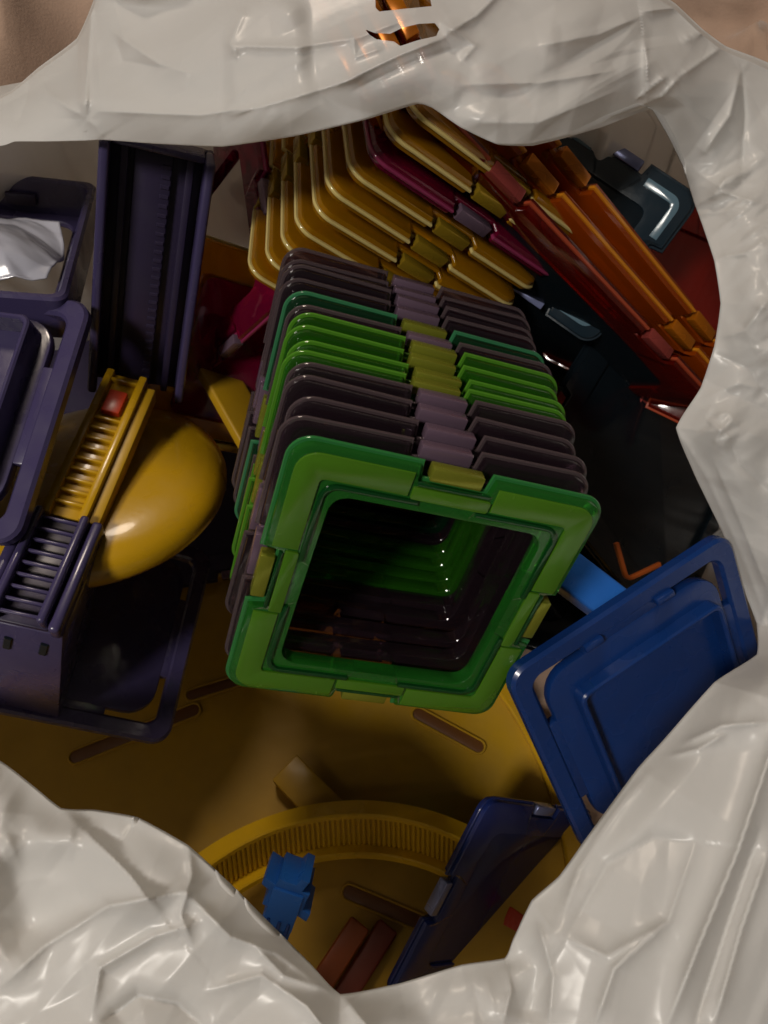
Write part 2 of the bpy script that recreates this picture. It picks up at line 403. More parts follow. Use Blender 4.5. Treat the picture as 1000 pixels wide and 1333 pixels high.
# folds: polyline, height mm (towards the viewer), width px, mode ('r' sharp ridge, 's' soft ridge, 'l'/'R' step up on one side)
FOLDS = [
 ([(121,-5),(117,50),(113,110),(112,155)], 5, 9, 'R'),
 ([(104,60),(106,110),(108,150)], 2.2, 6, 'r'),
 ([(112,155),(60,120),(40,90)], 2.5, 10, 'r'), ([(112,155),(125,165),(135,180)], 2.0, 10, 'r'),
 ([(40,90),(35,130),(20,170)], -2.0, 12, 'r'),
 ([(145,40),(210,85),(250,95)], 3.5, 16, 'r'), ([(150,45),(160,80),(250,92)], -2.0, 14, 'r'),
 ([(125,60),(230,140),(330,130),(420,118)], -2.5, 22, 's'),
 ([(130,145),(260,150),(330,140)], 2.2, 10, 'r'),
 ([(300,60),(390,62),(470,48),(540,20)], 3.0, 10, 'r'), ([(320,10),(300,55),(310,75)], 2.0, 9, 'r'),
 ([(440,110),(520,72),(580,48)], 3.2, 8, 'r'), ([(460,118),(540,80),(600,62)], -2.2, 10, 'r'),
 ([(300,150),(390,125),(470,100)], 2.4, 9, 'r'),
 ([(460,46),(462,75),(500,62)], 2.0, 6, 'r'),
 ([(578,45),(620,20),(660,-20)], 4.0, 12, 'r'), ([(575,30),(618,60),(600,80)], 2.5, 9, 'r'),
 ([(600,110),(700,108),(800,92)], 2.6, 14, 'r'), ([(590,125),(690,135),(790,100),(835,70)], -2.4, 16, 's'),
 ([(700,60),(780,45),(835,20)], 2.6, 14, 'r'), ([(620,160),(700,160),(800,120)], 2.0, 12, 'r'),
 ([(842,140),(842,80),(838,50)], 4.0, 8, 'R'), ([(828,130),(850,112),(868,98)], 3.2, 6, 'r'), ([(832,138),(862,125),(885,100)], 2.6, 5, 'r'),
 ([(835,15),(880,10),(920,40)], 3.5, 9, 'r'), ([(885,55),(930,35),(940,60)], 3.0, 9, 'r'), ([(885,100),(920,75),(940,60)], 2.5, 8, 'r'),
 ([(855,140),(885,190),(905,225)], -3.5, 16, 's'), ([(905,215),(950,150),(965,90)], 3.5, 12, 'r'), ([(965,85),(970,150),(965,240)], -2.2, 7, 'r'),
 ([(908,225),(940,245),(1000,200)], 2.0, 12, 'r'), ([(900,270),(940,250),(990,265)], 2.5, 7, 'r'), ([(925,262),(945,232),(975,222)], 2.0, 5, 'r'),
 ([(905,280),(945,275),(990,250)], 1.8, 5, 'r'), ([(935,335),(970,330),(1000,310)], 3.2, 8, 'r'), ([(940,440),(970,430),(1000,390)], 2.6, 10, 'r'),
 ([(930,460),(975,480),(1000,520)], -2.0, 12, 'r'), ([(915,520),(960,500),(1000,505)], 1.8, 10, 'r'),
 ([(920,545),(938,560),(955,575)], 1.6, 5, 'r'), ([(955,545),(938,560),(930,580)], 1.6, 5, 'r'), ([(930,540),(948,538),(962,556)], 1.5, 5, 'r'),
 ([(880,557),(920,620),(965,720),(995,800)], 4.0, 12, 'R'), ([(930,600),(965,680),(1000,770)], 2.5, 10, 'r'),
 ([(1000,640),(960,600),(950,570)], -2.0, 12, 'r'), ([(985,830),(1010,760),(1040,700)], 2.4, 12, 'r'),
 ([(850,1000),(800,1060),(755,1130),(735,1185)], 4.0, 12, 'r'), ([(885,970),(940,945),(1000,940)], 3.0, 10, 'r'), ([(870,985),(910,975),(945,955)], 2.2, 6, 'r'),
 ([(740,1215),(790,1125),(850,1090),(905,1095)], -2.2, 14, 'R'), ([(735,1220),(790,1245),(870,1200),(905,1100)], 1.6, 10, 'r'),
 ([(870,1333),(910,1230),(960,1110),(1000,990),(1030,900)], 6.5, 18, 'r'), ([(930,1333),(965,1210),(1000,1110)], 3.2, 9, 'r'), ([(905,1333),(945,1210),(990,1080)], -3.0, 10, 'r'),
 ([(670,1225),(700,1260),(690,1333)], -3.0, 14, 's'), ([(700,1200),(720,1270),(715,1333)], 3.0, 12, 'r'), ([(775,1333),(800,1260),(870,1200)], 3.0, 12, 'r'),
 ([(660,1250),(665,1290),(655,1333)], 3.0, 10, 'r'), ([(530,1290),(560,1320),(640,1300)], -2.0, 16, 's'),
 ([(443,1294),(480,1340),(500,1400)], 4.5, 12, 'l'),
 ([(440,1300),(360,1240),(300,1220),(240,1160)], 3.0, 12, 'r'), ([(0,1285),(60,1230),(140,1180),(250,1160)], 4.5, 14, 'r'), ([(0,1230),(80,1190),(130,1165)], -2.4, 18, 's'),
 ([(80,1052),(120,1090),(170,1140),(210,1190)], 3.6, 10, 'R'), ([(120,1080),(160,1095),(180,1064)], -2.0, 10, 'r'), ([(245,1100),(250,1140),(235,1190),(250,1230)], 3.0, 10, 'r'),
 ([(120,1320),(130,1260),(200,1220),(260,1200)], 3.2, 10, 'r'), ([(130,1333),(180,1295),(230,1305),(270,1340)], -4.0, 10, 'R'),
 ([(270,1290),(340,1270),(400,1310),(430,1350)], 2.6, 12, 'r'), ([(330,1230),(370,1270),(430,1290)], 2.4, 10, 'r'),
 ([(0,1110),(50,1090),(110,1090)], 2.4, 16, 's'), ([(30,1060),(20,1150),(60,1230)], -2.0, 16, 's'),
]

def seg_dist(px, py, poly):
    best = np.full(px.shape, 1e9); side = np.zeros(px.shape); tt = np.zeros(px.shape)
    L = 0.0; tot = sum(math.hypot(b[0] - a[0], b[1] - a[1]) for a, b in zip(poly, poly[1:]))
    for a, b in zip(poly, poly[1:]):
        vx, vy = b[0] - a[0], b[1] - a[1]; l = math.hypot(vx, vy)
        u = np.clip(((px - a[0]) * vx + (py - a[1]) * vy) / (l * l), 0, 1)
        dx, dy = px - a[0] - u * vx, py - a[1] - u * vy
        d = np.sqrt(dx * dx + dy * dy)
        m = d < best
        best = np.where(m, d, best); side = np.where(m, np.sign(vx * dy - vy * dx), side); tt = np.where(m, (L + u * l) / tot, tt)
        L += l
    return best, side, tt

def film_height(px, py):
    """metres towards the viewer"""
    w1, w2 = vnoise(31, 200), vnoise(32, 200)
    wx = px + 45 * (w1(px + 3000, py + 3000) - .5) + 3000
    wy = py + 45 * (w2(px + 3000, py + 3000) - .5) + 3000
    m1 = vnoise(51, 160)(wx, wy); m2 = vnoise(52, 90)(wx, wy)
    # the film is pulled differently on each side: long facets along the local pull
    def sm(v, a, b):
        u = np.clip((v - a) / (b - a), 0, 1); return u * u * (3 - 2 * u)
    bot = sm(py, 780, 960); right = sm(px, 820, 900) * (1 - bot); top = (1 - bot) * (1 - right)
    bl = bot * (1 - sm(px, 480, 620)); br = bot - bl
    m3 = sm(vnoise(54, 140)(wx, wy), 0.52, 0.80)
    h = 0.003 * vnoise(53, 300)(wx, wy)
    for k, (wgt, ang, st1) in enumerate(((1.35 * top, -14, 2.6), (right, 62, 1.3), (bl, -36, 2.4), (br, -58, 2.6))):
        c, s_ = math.cos(math.radians(ang)), math.sin(math.radians(ang))
        u, v = (wx * c + wy * s_) / st1 + 4000, -wx * s_ + wy * c + 4000
        h = h + wgt * (0.0100 * facets(141 + k, 150)(u, v) + 0.0050 * facets(151 + k, 66)(u, v) * (0.22 + 0.8 * m3)
                       + 0.0020 * facets(161 + k, 30)(u, v) * (0.18 + m3 * np.clip(m2 * 2.4 - 0.7, 0, 1)) + 0.0007 * facets(171 + k, 13)(u, v) * m3 * np.clip(m1 * 2.4 - 1.1, 0, 1))
    # the crumpled patch on the right by the dark tile
    crum = np.exp(-(((px - 965) / 60) ** 2 + ((py - 265) / 50) ** 2)) + np.exp(-(((px - 938) / 30) ** 2 + ((py - 558) / 30) ** 2)) * 0.8 + 0.35 * np.exp(-(((px - 990) / 60) ** 2 + ((py - 430) / 160) ** 2))
    h = h + crum * (0.0045 * facets(45, 26)(wx, wy) + 0.002 * facets(46, 12)(wx, wy))
    for poly, amp, w, mode in FOLDS:
        e = (30 if mode in 'Rl' else 9) * w
        x0 = min(p[0] for p in poly) - e; x1 = max(p[0] for p in poly) + e
        y0 = min(p[1] for p in poly) - e; y1 = max(p[1] for p in poly) + e
        k = (px > x0) & (px < x1) & (py > y0) & (py < y1)
        if not k.any(): continue
        dd, sd, tt = seg_dist(px[k], py[k], poly)
        taper = np.clip(np.minimum(tt, 1 - tt) * 5 + 0.25, 0, 1)
        g = amp * 0.001 * taper
        if mode == 'r': v = 0.85 * g * (0.6 * np.exp(-np.sqrt(dd * dd + 0.6) / (0.6 * w)) + 0.4 * np.exp(-dd / (1.8 * w)))
        elif mode == 's': v = g * np.exp(-(dd / (1.6 * w)) ** 2)
        else:
            s = sd if mode == 'R' else -sd
            v = g * np.where(s > 0, np.exp(-dd / (4 * w)), np.exp(-dd / (0.9 * w)))
        h[k] += v
    return h

HOLES = [[(488,-24),(489,10),(494,15),(520,12),(562,8),(556,-24)],
         [(475,38),(488,43),(508,44),(524,36),(545,31),(566,30),(572,38),(568,47),(545,52),(530,57),(521,60),(513,54),(490,51),(481,45)]]

def inside(px, py, poly):
    r = np.zeros(px.shape, bool)
    n = len(poly)
    for i in range(n):
        x0, y0 = poly[i]; x1, y1 = poly[(i + 1) % n]
        if y0 == y1: continue
        c = ((y0 > py) != (y1 > py)) & (px < (x1 - x0) * (py - y0) / (y1 - y0) + x0)
        r ^= c
    return r

def build_bag():
    R = np.array(RIM, float); n = len(R)
    cols = []
    for i in range(n):
        a, b = R[i], R[(i + 1) % n]
        l = math.hypot(b[0] - a[0], b[1] - a[1]); lo = math.hypot(b[3] - a[3], b[4] - a[4])
        vis = (-60 < a[0] < 1060) or (-60 < b[0] < 1060)
        k = max(2, int(max(l / 2.2, lo / 5.0) if vis else l / 12))
        for j in range(k):
            u = j / k
            # Catmull-Rom between the listed points
            p0, p3 = R[i - 1], R[(i + 2) % n]
            cr = 0.5 * ((2 * a) + (-p0 + b) * u + (2 * p0 - 5 * a + 4 * b - p3) * u * u + (-p0 + 3 * a - 3 * b + p3) * u ** 3)
            cols.append(0.35 * cr + 0.65 * (a + (b - a) * u))
    Cc = np.array(cols); N = len(Cc)
    cx, cy, cd, ox, oy, od = Cc.T
    rows = []                                                   # each (N,3)
    # inside of the bag, from the bottom up to the lip
    lip = Uarr(cx, cy, cd)
    ctr = np.array([-0.035, 0.085])
    q = lip[:, :2] - ctr; q /= np.linalg.norm(q, axis=1)[:, None]
    near = np.clip(-q[:, 1], 0, 1); back = np.clip(q[:, 1], 0, 1)
    wide = 0.048 + 0.06 * near + 0.036 * back
    for _ in range(3):
        wide = (np.roll(wide, 9) + wide + np.roll(wide, -9)) / 3
    ang = np.arange(N) / N * 2 * math.pi
    wr = vnoise(61, 20)
    idx = np.arange(N, dtype=float)
    def at(off, z):
        return np.concatenate([lip[:, :2] + q * off[:, None], z[:, None]], 1)
    zl = lip[:, 2]
    rows.append(np.tile(np.array([[ctr[0], ctr[1], 0.006]]), (N, 1)))
    rows.append(at(wide * 0.2, np.full(N, 0.006)))
    steps = 26
    for k in range(steps):
        u = k / (steps - 1)
        z = 0.012 + (zl - 0.03 - 0.012) * u
        wob = 0.012 * (wr(idx * 1.0 + 200, np.full(N, 40.0 + 30 * u)) - .5) + 0.005 * (vnoise(62, 7)(idx + 200, np.full(N, 10.0 + 24 * u)) - .5)
        rows.append(at(wide * (0.85 + 0.15 * math.sin(u * math.pi)) + wob, z))
    rows.append(at(wide * 0.72, zl - 0.018)); rows.append(at(wide * 0.45, zl - 0.011)); rows.append(at(wide * 0.22, zl - 0.0065)); rows.append(at(wide * 0.08, zl - 0.003)); rows.append(at(wide * 0.02, zl - 0.0012))
    first_vis = len(rows)
    ts = np.concatenate([np.linspace(0, 0.06, 9)[:-1], np.linspace(0.06, 1, 165)])
    PX, PY = [], []
    dist = np.hypot(ox - cx, oy - cy)
    rollw = 26 + 60 * vnoise(65, 90)(cx + 3000, cy + 3000)
    for t in ts:
        px = cx + (ox - cx) * t; py = cy + (oy - cy) * t
        PX.append(px); PY.append(py)
    PX = np.array(PX); PY = np.array(PY)
    # pull film points near a hole's outline onto it so that the tear has a clean edge
    for poly in HOLES:
        pl = poly + [poly[0]]
        k = (PX > 440) & (PX < 620) & (PY > -60) & (PY < 90)
        x, y = PX[k], PY[k]; bd = np.full(x.shape, 1e9); bx, by = x.copy(), y.copy()
        for a, b in zip(pl, pl[1:]):
            vx, vy = b[0] - a[0], b[1] - a[1]
            u = np.clip(((x - a[0]) * vx + (y - a[1]) * vy) / (vx * vx + vy * vy), 0, 1)
            qx, qy = a[0] + u * vx, a[1] + u * vy; d = np.hypot(x - qx, y - qy); m = d < bd
            bd = np.where(m, d, bd); bx = np.where(m, qx, bx); by = np.where(m, qy, by)
        m = bd < 1.6
        x[m] = bx[m]; y[m] = by[m]; PX[k] = x; PY[k] = y
    H = film_height(PX.ravel(), PY.ravel()).reshape(PX.shape)
    for r, t in enumerate(ts):
        dp = dist * t
        u = np.clip(dp / rollw, 0, 1)
        roll = (1 - (1 - u) ** 2.6) * (0.0012 + 0.0045 * np.clip((330 - cy) / 120, 0, 1))
        fade = np.clip(dp / 60.0, 0, 1); fade = 0.5 + 0.5 * fade * fade * (3 - 2 * fade)
        endf = np.clip((1 - t) / 0.05, 0.3, 1)
        d = cd + (od - cd) * t - roll - H[r] * fade * endf + 0.004
        rows.append(Uarr(PX[r], PY[r], d))
    ridge = rows[-1]
    q2 = ridge[:, :2] - ctr; q2 /= np.linalg.norm(q2, axis=1)[:, None]
    for k in range(1, 22):
        u = k / 21
        off = 0.018 * math.sin(min(1, u * 2.2) * math.pi / 2) + 0.02 * u
        wob = 0.010 * (vnoise(63, 26)(idx + 300, np.full(N, 30.0 + 40 * u)) - .5) * min(1, 4 * u)
        z = ridge[:, 2] * (1 - u ** 1.3) + 0.004 * u
        rows.append(np.concatenate([ridge[:, :2] + q2 * (off + wob)[:, None], z[:, None]], 1))
    V = np.concatenate(rows); nr = len(rows)
    i = np.arange(nr - 1)[:, None]; j = np.arange(N)[None]
    j2 = (j + 1) % N
    F = np.stack(np.broadcast_arrays(i * N + j, i * N + j2, (i + 1) * N + j2, (i + 1) * N + j), -1).reshape(-1, 4)
    # tears in the film
    keep = np.ones(len(F), bool).reshape(nr - 1, N)
    nv = len(ts)
    for poly in HOLES:
        for r in range(nv - 1):
            mx = (PX[r] + PX[r + 1] + np.roll(PX[r], -1) + np.roll(PX[r + 1], -1)) / 4
            my = (PY[r] + PY[r + 1] + np.roll(PY[r], -1) + np.roll(PY[r + 1], -1)) / 4
            keep[first_vis + r] &= ~inside(mx, my, poly)
    F = F[keep.ravel()]
    me = bpy.data.meshes.new('plastic_bag')
    me.vertices.add(len(V)); me.vertices.foreach_set('co', V.astype(np.float32).ravel())
    me.loops.add(len(F) * 4); me.loops.foreach_set('vertex_index', F.astype(np.int32).ravel())
    me.polygons.add(len(F)); me.polygons.foreach_set('loop_start', np.arange(0, len(F) * 4, 4, dtype=np.int32))
    me.update(calc_edges=True); me.validate()
    me.materials.append(film_material())
    me.polygons.foreach_set('use_smooth', np.ones(len(me.polygons), bool))
    me.update()
    nv0 = first_vis * N
    global TEAR_DEPTH
    rel = V[nv0:nv0 + nv * N] - CAM_POS
    k = np.argmin(np.hypot(PX.ravel() - 530, PY.ravel() - 44))
    TEAR_DEPTH = float(rel[k] @ FWD)
    o = link('plastic_bag', me)
    tag(o, 'crumpled white plastic bag with its mouth folded open around the toys', 'plastic bag')
build_bag()

# ------------------------------------------------------------------ magnetic tiles
def tile_outline(h, r, notches, wn, dn):
    side = [(-(h - r), -h)]
    for c in notches:
        side += [(c - wn / 2 - 0.0006, -h), (c - wn / 2, -h + dn), (c + wn / 2, -h + dn), (c + wn / 2 + 0.0006, -h)]
    side.append((h - r, -h))
    for k in range(1, 8):
        a = math.radians(-90 + 90 * k / 8)
        side.append((h - r + r * math.cos(a), -(h - r) + r * math.sin(a)))
    pts = []
    for s in range(4):
        c, d = round(math.cos(s * math.pi / 2)), round(math.sin(s * math.pi / 2))
        pts += [(x * c - y * d, x * d + y * c) for x, y in side]
    return np.array(pts)

_cache = {}
TH = 0.0043
SEAM_GLINT = {'green': 'seam_glint_green', 'green_front': 'seam_glint_green_front', 'deep_green': 'seam_glint_deep', 'purple': 'seam_glint_purple', 'yellow': 'seam_glint_yellow', 'orange': 'seam_glint_orange', 'magenta': 'seam_glint_magenta', 'red': 'seam_glint_red'}
def tile_mesh(size, mat, notches, width=0.0118):
    key = ('frame', size, mat, tuple(notches), width)
    if key not in _cache:
        h = size / 2; t = TH / 2
        po = tile_outline(h, 0.0058, notches, 0.0150, 0.0040)
        rho = (np.abs(po[:, 0]) ** 12 + np.abs(po[:, 1]) ** 12) ** (1 / 12)
        pi_ = po / rho[:, None] * (h - width)
        loops = []
        for ins, z in ((0.0018, t), (0.0011, t - 0.0003), (0.0009, t - 0.0009), (0.0008, 0.00055), (0.0002, 0.00050), (0, 0.00025), (0, -0.00025), (0.0002, -0.00050),
                       (0.0008, -0.00055), (0.0009, -t + 0.0009), (0.0011, -t + 0.0003), (0.0018, -t)):
            loops.append(at_z(inset(po, ins), z))
        for ins, z in ((-0.0002, -t), (0, -t + 0.0002), (0, t - 0.0002), (-0.0002, t)):
            loops.append(at_z(inset(pi_, ins), z))
        me = loft(loops, M[mat], closed=True, angle=40)
        if mat in SEAM_GLINT:
            me.materials.append(M[SEAM_GLINT[mat]])
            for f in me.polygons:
                if abs(f.center.z) < 0.00054 and max(abs(f.center.x), abs(f.center.y)) > h - width * 0.7: f.material_index = 1  # flange faces take the painted highlight colour
        _cache[key] = me
    return _cache[key]

def clip_mesh(mat):
    key = ('clip', mat)
    if key not in _cache:
        bm = bmesh.new(); bm_box(bm, (0, 0, 0), (0.0122, 0.0034, TH * 0.86), 0.0004, 2)
        _cache[key] = from_bm(bm, M[mat])
    return _cache[key]

def add_clips(root, size, notches, mat):
    h = size / 2
    for s in range(4):
        for c in notches:
            link('clip', clip_mesh(mat), root, Matrix.Rotation(s * math.pi / 2, 4, 'Z') @ Matrix.Translation((c, -h + 0.0024, 0)))

def make_tile(m, mat, clip, label, group=None, size=0.075, notches=(0,), panel=None, name='magnetic_tile', cat='magnetic tile', width=0.0118):
    root = empty(name, m, label, cat, group)
    link('frame', tile_mesh(size, mat, notches, width), root)
    add_clips(root, size, notches, clip)
    if panel:
        key = ('panel', size, panel, width)
        if key not in _cache:
            hp = size / 2 - width + 0.0002
            _cache[key] = slab(rrect(hp, hp, 0.003), -0.0011, 0.0011, M[panel], 0.0003)
        link('panel', _cache[key], root)
    return root

def corner_band(ho, hi, g, r):
    """L-shaped outline round the +x,+y corner between half sizes hi and ho, stopping g short of the axes"""
    pts = [(g, ho)]
    pts2 = []
    n = 6
    ri = max(0.0012, r - (ho - hi))
    for k in range(n + 1):
        a = math.radians(90 - 90 * k / n)
        pts.append((ho - r + r * math.cos(a), ho - r + r * math.sin(a)))
    pts.append((ho, g)); pts.append((hi, g))
    for k in range(n + 1):
        a = math.radians(90 * k / n)
        pts2.append((hi - ri + ri * math.cos(a), hi - ri + ri * math.sin(a)))
    pts += pts2; pts.append((g, hi))
    return np.array(pts)[::-1]

ORD = ['front', 'second', 'third', 'fourth', 'fifth', 'sixth', 'seventh', 'eighth', 'ninth', 'tenth', 'eleventh', 'twelfth', 'thirteenth', 'fourteenth', 'last']

def build_green_stack():
    x = Vector((0.946, -0.052, -0.321)); y = Vector((0.302, 0.505, 0.808)); t = Vector((0.0052, 0.0577, 0.1883))
    base = pose(t, x, y)
    S = [0.0, 0.084, 0.162, 0.248, 0.306, 0.362, 0.423, 0.489, 0.547, 0.604, 0.672, 0.748, 0.813, 0.871, 0.941]
    kinds = 'GPPPPGGGGPDPPPP'
    rnd = random.Random(4)
    for i, (s, k) in enumerate(zip(S, kinds)):
        j = 0 if i == 0 else 1
        off = Matrix.Translation((-0.0039 * s + j * rnd.uniform(-.0011, .0011), 0.0183 * s + j * rnd.uniform(-.0005, .0005), -0.0788 * s))
        m = base @ off @ Matrix.Rotation(j * rnd.uniform(-.02, .02), 4, 'Z') @ Matrix.Rotation(j * rnd.uniform(-.008, .008), 4, 'X')
        mat = {'G': 'green', 'P': 'purple', 'D': 'deep_green'}[k]
        clip = 'clip_purple' if k == 'P' else 'clip_green'
        cname = {'G': 'clear green', 'P': 'smoky purple', 'D': 'deep green'}[k]
        if i == 0:
            lab = 'bright green open square tile at the front of the upright stack'
        elif i == len(S) - 1:
            lab = 'smoky purple square tile at the far end of the green fronted stack'
        else:
            lab = '%s square tile, %s from the front in the green fronted stack' % (cname, ORD[i])
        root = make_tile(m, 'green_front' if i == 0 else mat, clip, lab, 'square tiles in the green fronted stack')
        if i == 0:
            for q in range(4):
                rot = Matrix.Rotation(q * math.pi / 2, 4, 'Z')
                if 'inlay' not in _cache:
                    _cache['inlay'] = slab(corner_band(0.0352, 0.0292, 0.0098, 0.0050), TH / 2 - 0.0004, TH / 2 + 0.0006, M['green_pale'], 0.0003)
                    _cache['ridge'] = slab(corner_band(0.0286, 0.0274, 0.0070, 0.0040), TH / 2 - 0.0004, TH / 2 + 0.0008, M['green_dark'], 0.0002)
                    _cache['bridge'] = slab(rrect(0.0092, 0.0016, 0.0006), TH / 2 - 0.0004, TH / 2 + 0.0007, M['green_pale'], 0.0002)
                    _cache['seam'] = slab(rrect(0.0085, 0.00045, 0.0003), TH / 2 - 0.0004, TH / 2 + 0.0005, M['green_dark'], 0.0001)
                link('inlay', _cache['inlay'], root, rot)
                link('ridge', _cache['ridge'], root, rot)
                link('bridge', _cache['bridge'], root, rot @ Matrix.Translation((0, -0.0303, 0)))
                link('seam', _cache['seam'], root, rot @ Matrix.Translation((0, -0.0327, 0)))
build_green_stack()

def build_amber_stack():
    x = Vector((0.771, -0.043, -0.635)); y = Vector((-0.043, 0.992, -0.119))
    t = Vector((-0.0401, 0.1565, 0.1915))
    base = pose(t, x, y)
    rnd = random.Random(9)
    kinds = 'YYYYYYYMYY'
    for i, k in enumerate(kinds):
        m = base @ Matrix.Translation((0.0375 + rnd.uniform(-.0008, .0008), 0.0375 + rnd.uniform(-.0008, .0008), 0.0075 * i)) @ Matrix.Rotation(rnd.uniform(-.02, .02) + 0.012 * i, 4, 'Z')
        mat, clip = ('magenta', 'clip_purple') if k == 'M' else ('yellow', 'clip_yellow')
        if k == 'M': lab = 'magenta square tile among the amber tiles of the fanned stack'
        elif i == 0: lab = 'amber square tile lowest in the fanned stack, beside the purple channel'
        elif i == 8: lab = 'amber square tile lying just above the magenta one in the fanned stack'
        elif i == 9: lab = 'topmost amber tile of the fanned stack, next to the orange tiles'
        else: lab = 'amber square tile, %s from the bottom of the fanned stack' % ORD[i]
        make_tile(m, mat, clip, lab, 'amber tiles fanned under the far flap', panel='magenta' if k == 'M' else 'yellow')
build_amber_stack()

def build_orange_stack():
    x = Vector((0.722, -0.192, -0.665)); y = Vector((-0.487, 0.541, -0.685)); z = x.cross(y)
    t = Vector((0.0645, 0.1531, 0.1922))
    base = pose(t, x, y)
    labs = ['large red orange tile lowest of the leaning row by the dark gap', 'large orange tile in the middle of the leaning row', 'large bright orange tile topmost of the leaning row by the bag']
    for i, (mat, clip) in enumerate((('red', 'clip_pink'), ('orange', 'clip_orange'), ('orange', 'clip_orange'))):
        m = base @ Matrix.Translation((-0.004 + 0.006 * i, 0.075, 0.0085 * i)) @ Matrix.Rotation(-0.015 + 0.02 * i, 4, 'Z')
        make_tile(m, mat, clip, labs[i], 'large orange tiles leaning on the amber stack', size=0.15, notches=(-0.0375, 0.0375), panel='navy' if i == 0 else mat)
build_orange_stack()

# dark tiles right of the stack
def from_corner(px, py, d, ax, ay, h=0.0375):
    m = pose(U(px, py, d), ax, ay)
    return m @ Matrix.Translation((-h, -h, 0))
def cam_dir(x, y, z):
    return tuple(x * RIGHT + y * UPV - z * FWD)
nav = make_tile(from_corner(916, 258, 0.230, cam_dir(.8, -.6, .1), cam_dir(.55, .8, .35), 0.0275), 'teal_edge', 'clip_blue',
          'small dark navy tile with painted pale blue corner reflections behind the orange row', panel='navy', size=0.055, name='small_magnetic_tile')
reflection_band = slab(corner_band(0.0235, 0.0208, 0.0100, 0.0040), TH / 2 - 0.0003, TH / 2 + 0.0004, M['blue_reflection'], 0.0002)  # pale bands paint in light reflected at the tile corners
for q in range(4):
    link('corner_reflection', reflection_band, nav, Matrix.Rotation(q * math.pi / 2, 4, 'Z'))
make_tile(pose_pix((880, 400), (0.80, -0.50, 0.0), (0.35, 0.60, 0.40), 0.275), 'red', 'clip_pink',
          'dark red square tile below the navy tile at the bag side', panel='red')
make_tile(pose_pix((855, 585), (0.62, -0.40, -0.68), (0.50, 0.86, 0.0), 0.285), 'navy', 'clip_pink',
          'dark tile painted near black for the shade of the deep gap beside the green fronted stack', panel='navy', size=0.11, notches=(-0.03, 0.03))  # dark tile, coloured near black to put the gap's deep shade in
ru = tag(link('angled_strip', slab(corner_band(0.0145, 0.0130, 0.0, 0.003), -0.0010, 0.0010, M['op_rust'], 0.0004)), 'thin rust orange angled strip just above the blue tray', 'toy strip')
ru.matrix_world = pose(U(815, 756, 0.250), (-0.904, -0.427, 0.035), (0.327, -0.74, -0.588)) @ Matrix.Translation((-0.0140, -0.0140, 0))
# tiles left of the stack
make_tile(pose_pix((285, 330), (0.15, -0.93, -0.25), (0.50, 0.20, 0.80), 0.262), 'magenta', 'clip_purple',
          'magenta open square tile standing between purple channel and amber stack')
make_tile(pose_pix((330, 470), (0.80, 0.10, -0.50), (0.35, 0.55, 0.60), 0.272), 'yellow', 'clip_yellow',
          'amber square tile low down left of the green fronted stack', panel='magenta')
# orange tiles seen through the tear
mt = pose(U(508, 24, TEAR_DEPTH + 0.0095), cam_dir(.48, -.86, -.1), cam_dir(.15, .1, -.98))
for k, (mat, lab) in enumerate((('red', 'red tile at the left in the tear of the far flap'), ('orange', 'orange tile second from the left in the tear of the far flap'),
                                ('red', 'red tile third from the left in the tear of the far flap'), ('orange', 'orange tile rightmost in the tear of the far flap'))):
    make_tile(mt @ Matrix.Translation((0, 0.018, -0.0054 * k + 0.003)), mat, 'clip_orange', lab, 'tiles seen through the torn flap', panel=mat, size=0.036, name='small_magnetic_tile')

# blue tiles at the bottom
make_tile(pose_pix((648, 1165), (0.66, -0.02, -0.75), (0.47, 0.80, 0.36), 0.268), 'blue_clear', 'clip_blue',
          'clear blue square tile on edge beside the toothed yellow rail', panel='blue_clear')

# ------------------------------------------------------------------ opaque tray plates
def make_tray(m, mat, label, group=None, raised=0.006, pan=0.030, tray=0.0245, off=(0, 0), name='tray_plate'):
    root = empty(name, m, label, 'tray plate', group)
    h = 0.0375
    link('frame', ring_slab(rrect(h, h, 0.006), rrect(h - 0.0058, h - 0.0058, 0.0035), -0.0022, 0.0022, M[mat], 0.0009), root)
    link('panel', slab(rrect(pan - 0.0005, pan - 0.0005, 0.009), -0.0016, 0.0018, M[mat], 0.0008), root)
    bm = bmesh.new(); bm_box(bm, (0, 0, 0), (0.030, 0.0065, 0.0030), 0.0005)
    web = from_bm(bm, M[mat])
    for s in range(4):
        link('web', web, root, Matrix.Rotation(s * math.pi / 2, 4, 'Z') @ Matrix.Translation((0, -0.0307, 0)))
    if tray: wall = link('tray_wall', ring_slab(rrect(tray, tray, 0.003), rrect(tray - 0.0016, tray - 0.0016, 0.002), 0.0014, raised, M[mat], 0.0005), root, Matrix.Translation((off[0], off[1], 0)))
    for s in (0, 1):
        bm = bmesh.new(); bm_box(bm, (0, 0, 0), (0.006, 0.0022, 0.0022), 0.0005)
        link('catch', from_bm(bm, M[mat]), root, Matrix.Translation((-0.012 + 0.024 * s, h - 0.0060, 0.0026)))
    return root

make_tray(pose((0.0776, 0.0415, 0.143), (0.849, 0.525, 0.058), (-0.4, 0.568, 0.719)), 'op_blue',
          'blue square tray plate with corner slots at the bag side', off=(0.002, -0.003))
make_tray(pose((-0.1284, 0.1171, 0.1825), (0.988, -0.154, -0.001), (0.153, 0.98, 0.129)), 'op_purple',
          'shiny purple tray plate with slots at the left edge, above the yellow dome', raised=0.010, tray=0.0262)
make_tray(pose((-0.1036, 0.0755, 0.1119), (0.902, -0.135, -0.41), (0.072, 0.984, -0.165)), 'op_purple',
          'purple slotted base plate below the ladder, over the yellow disc', tray=None)

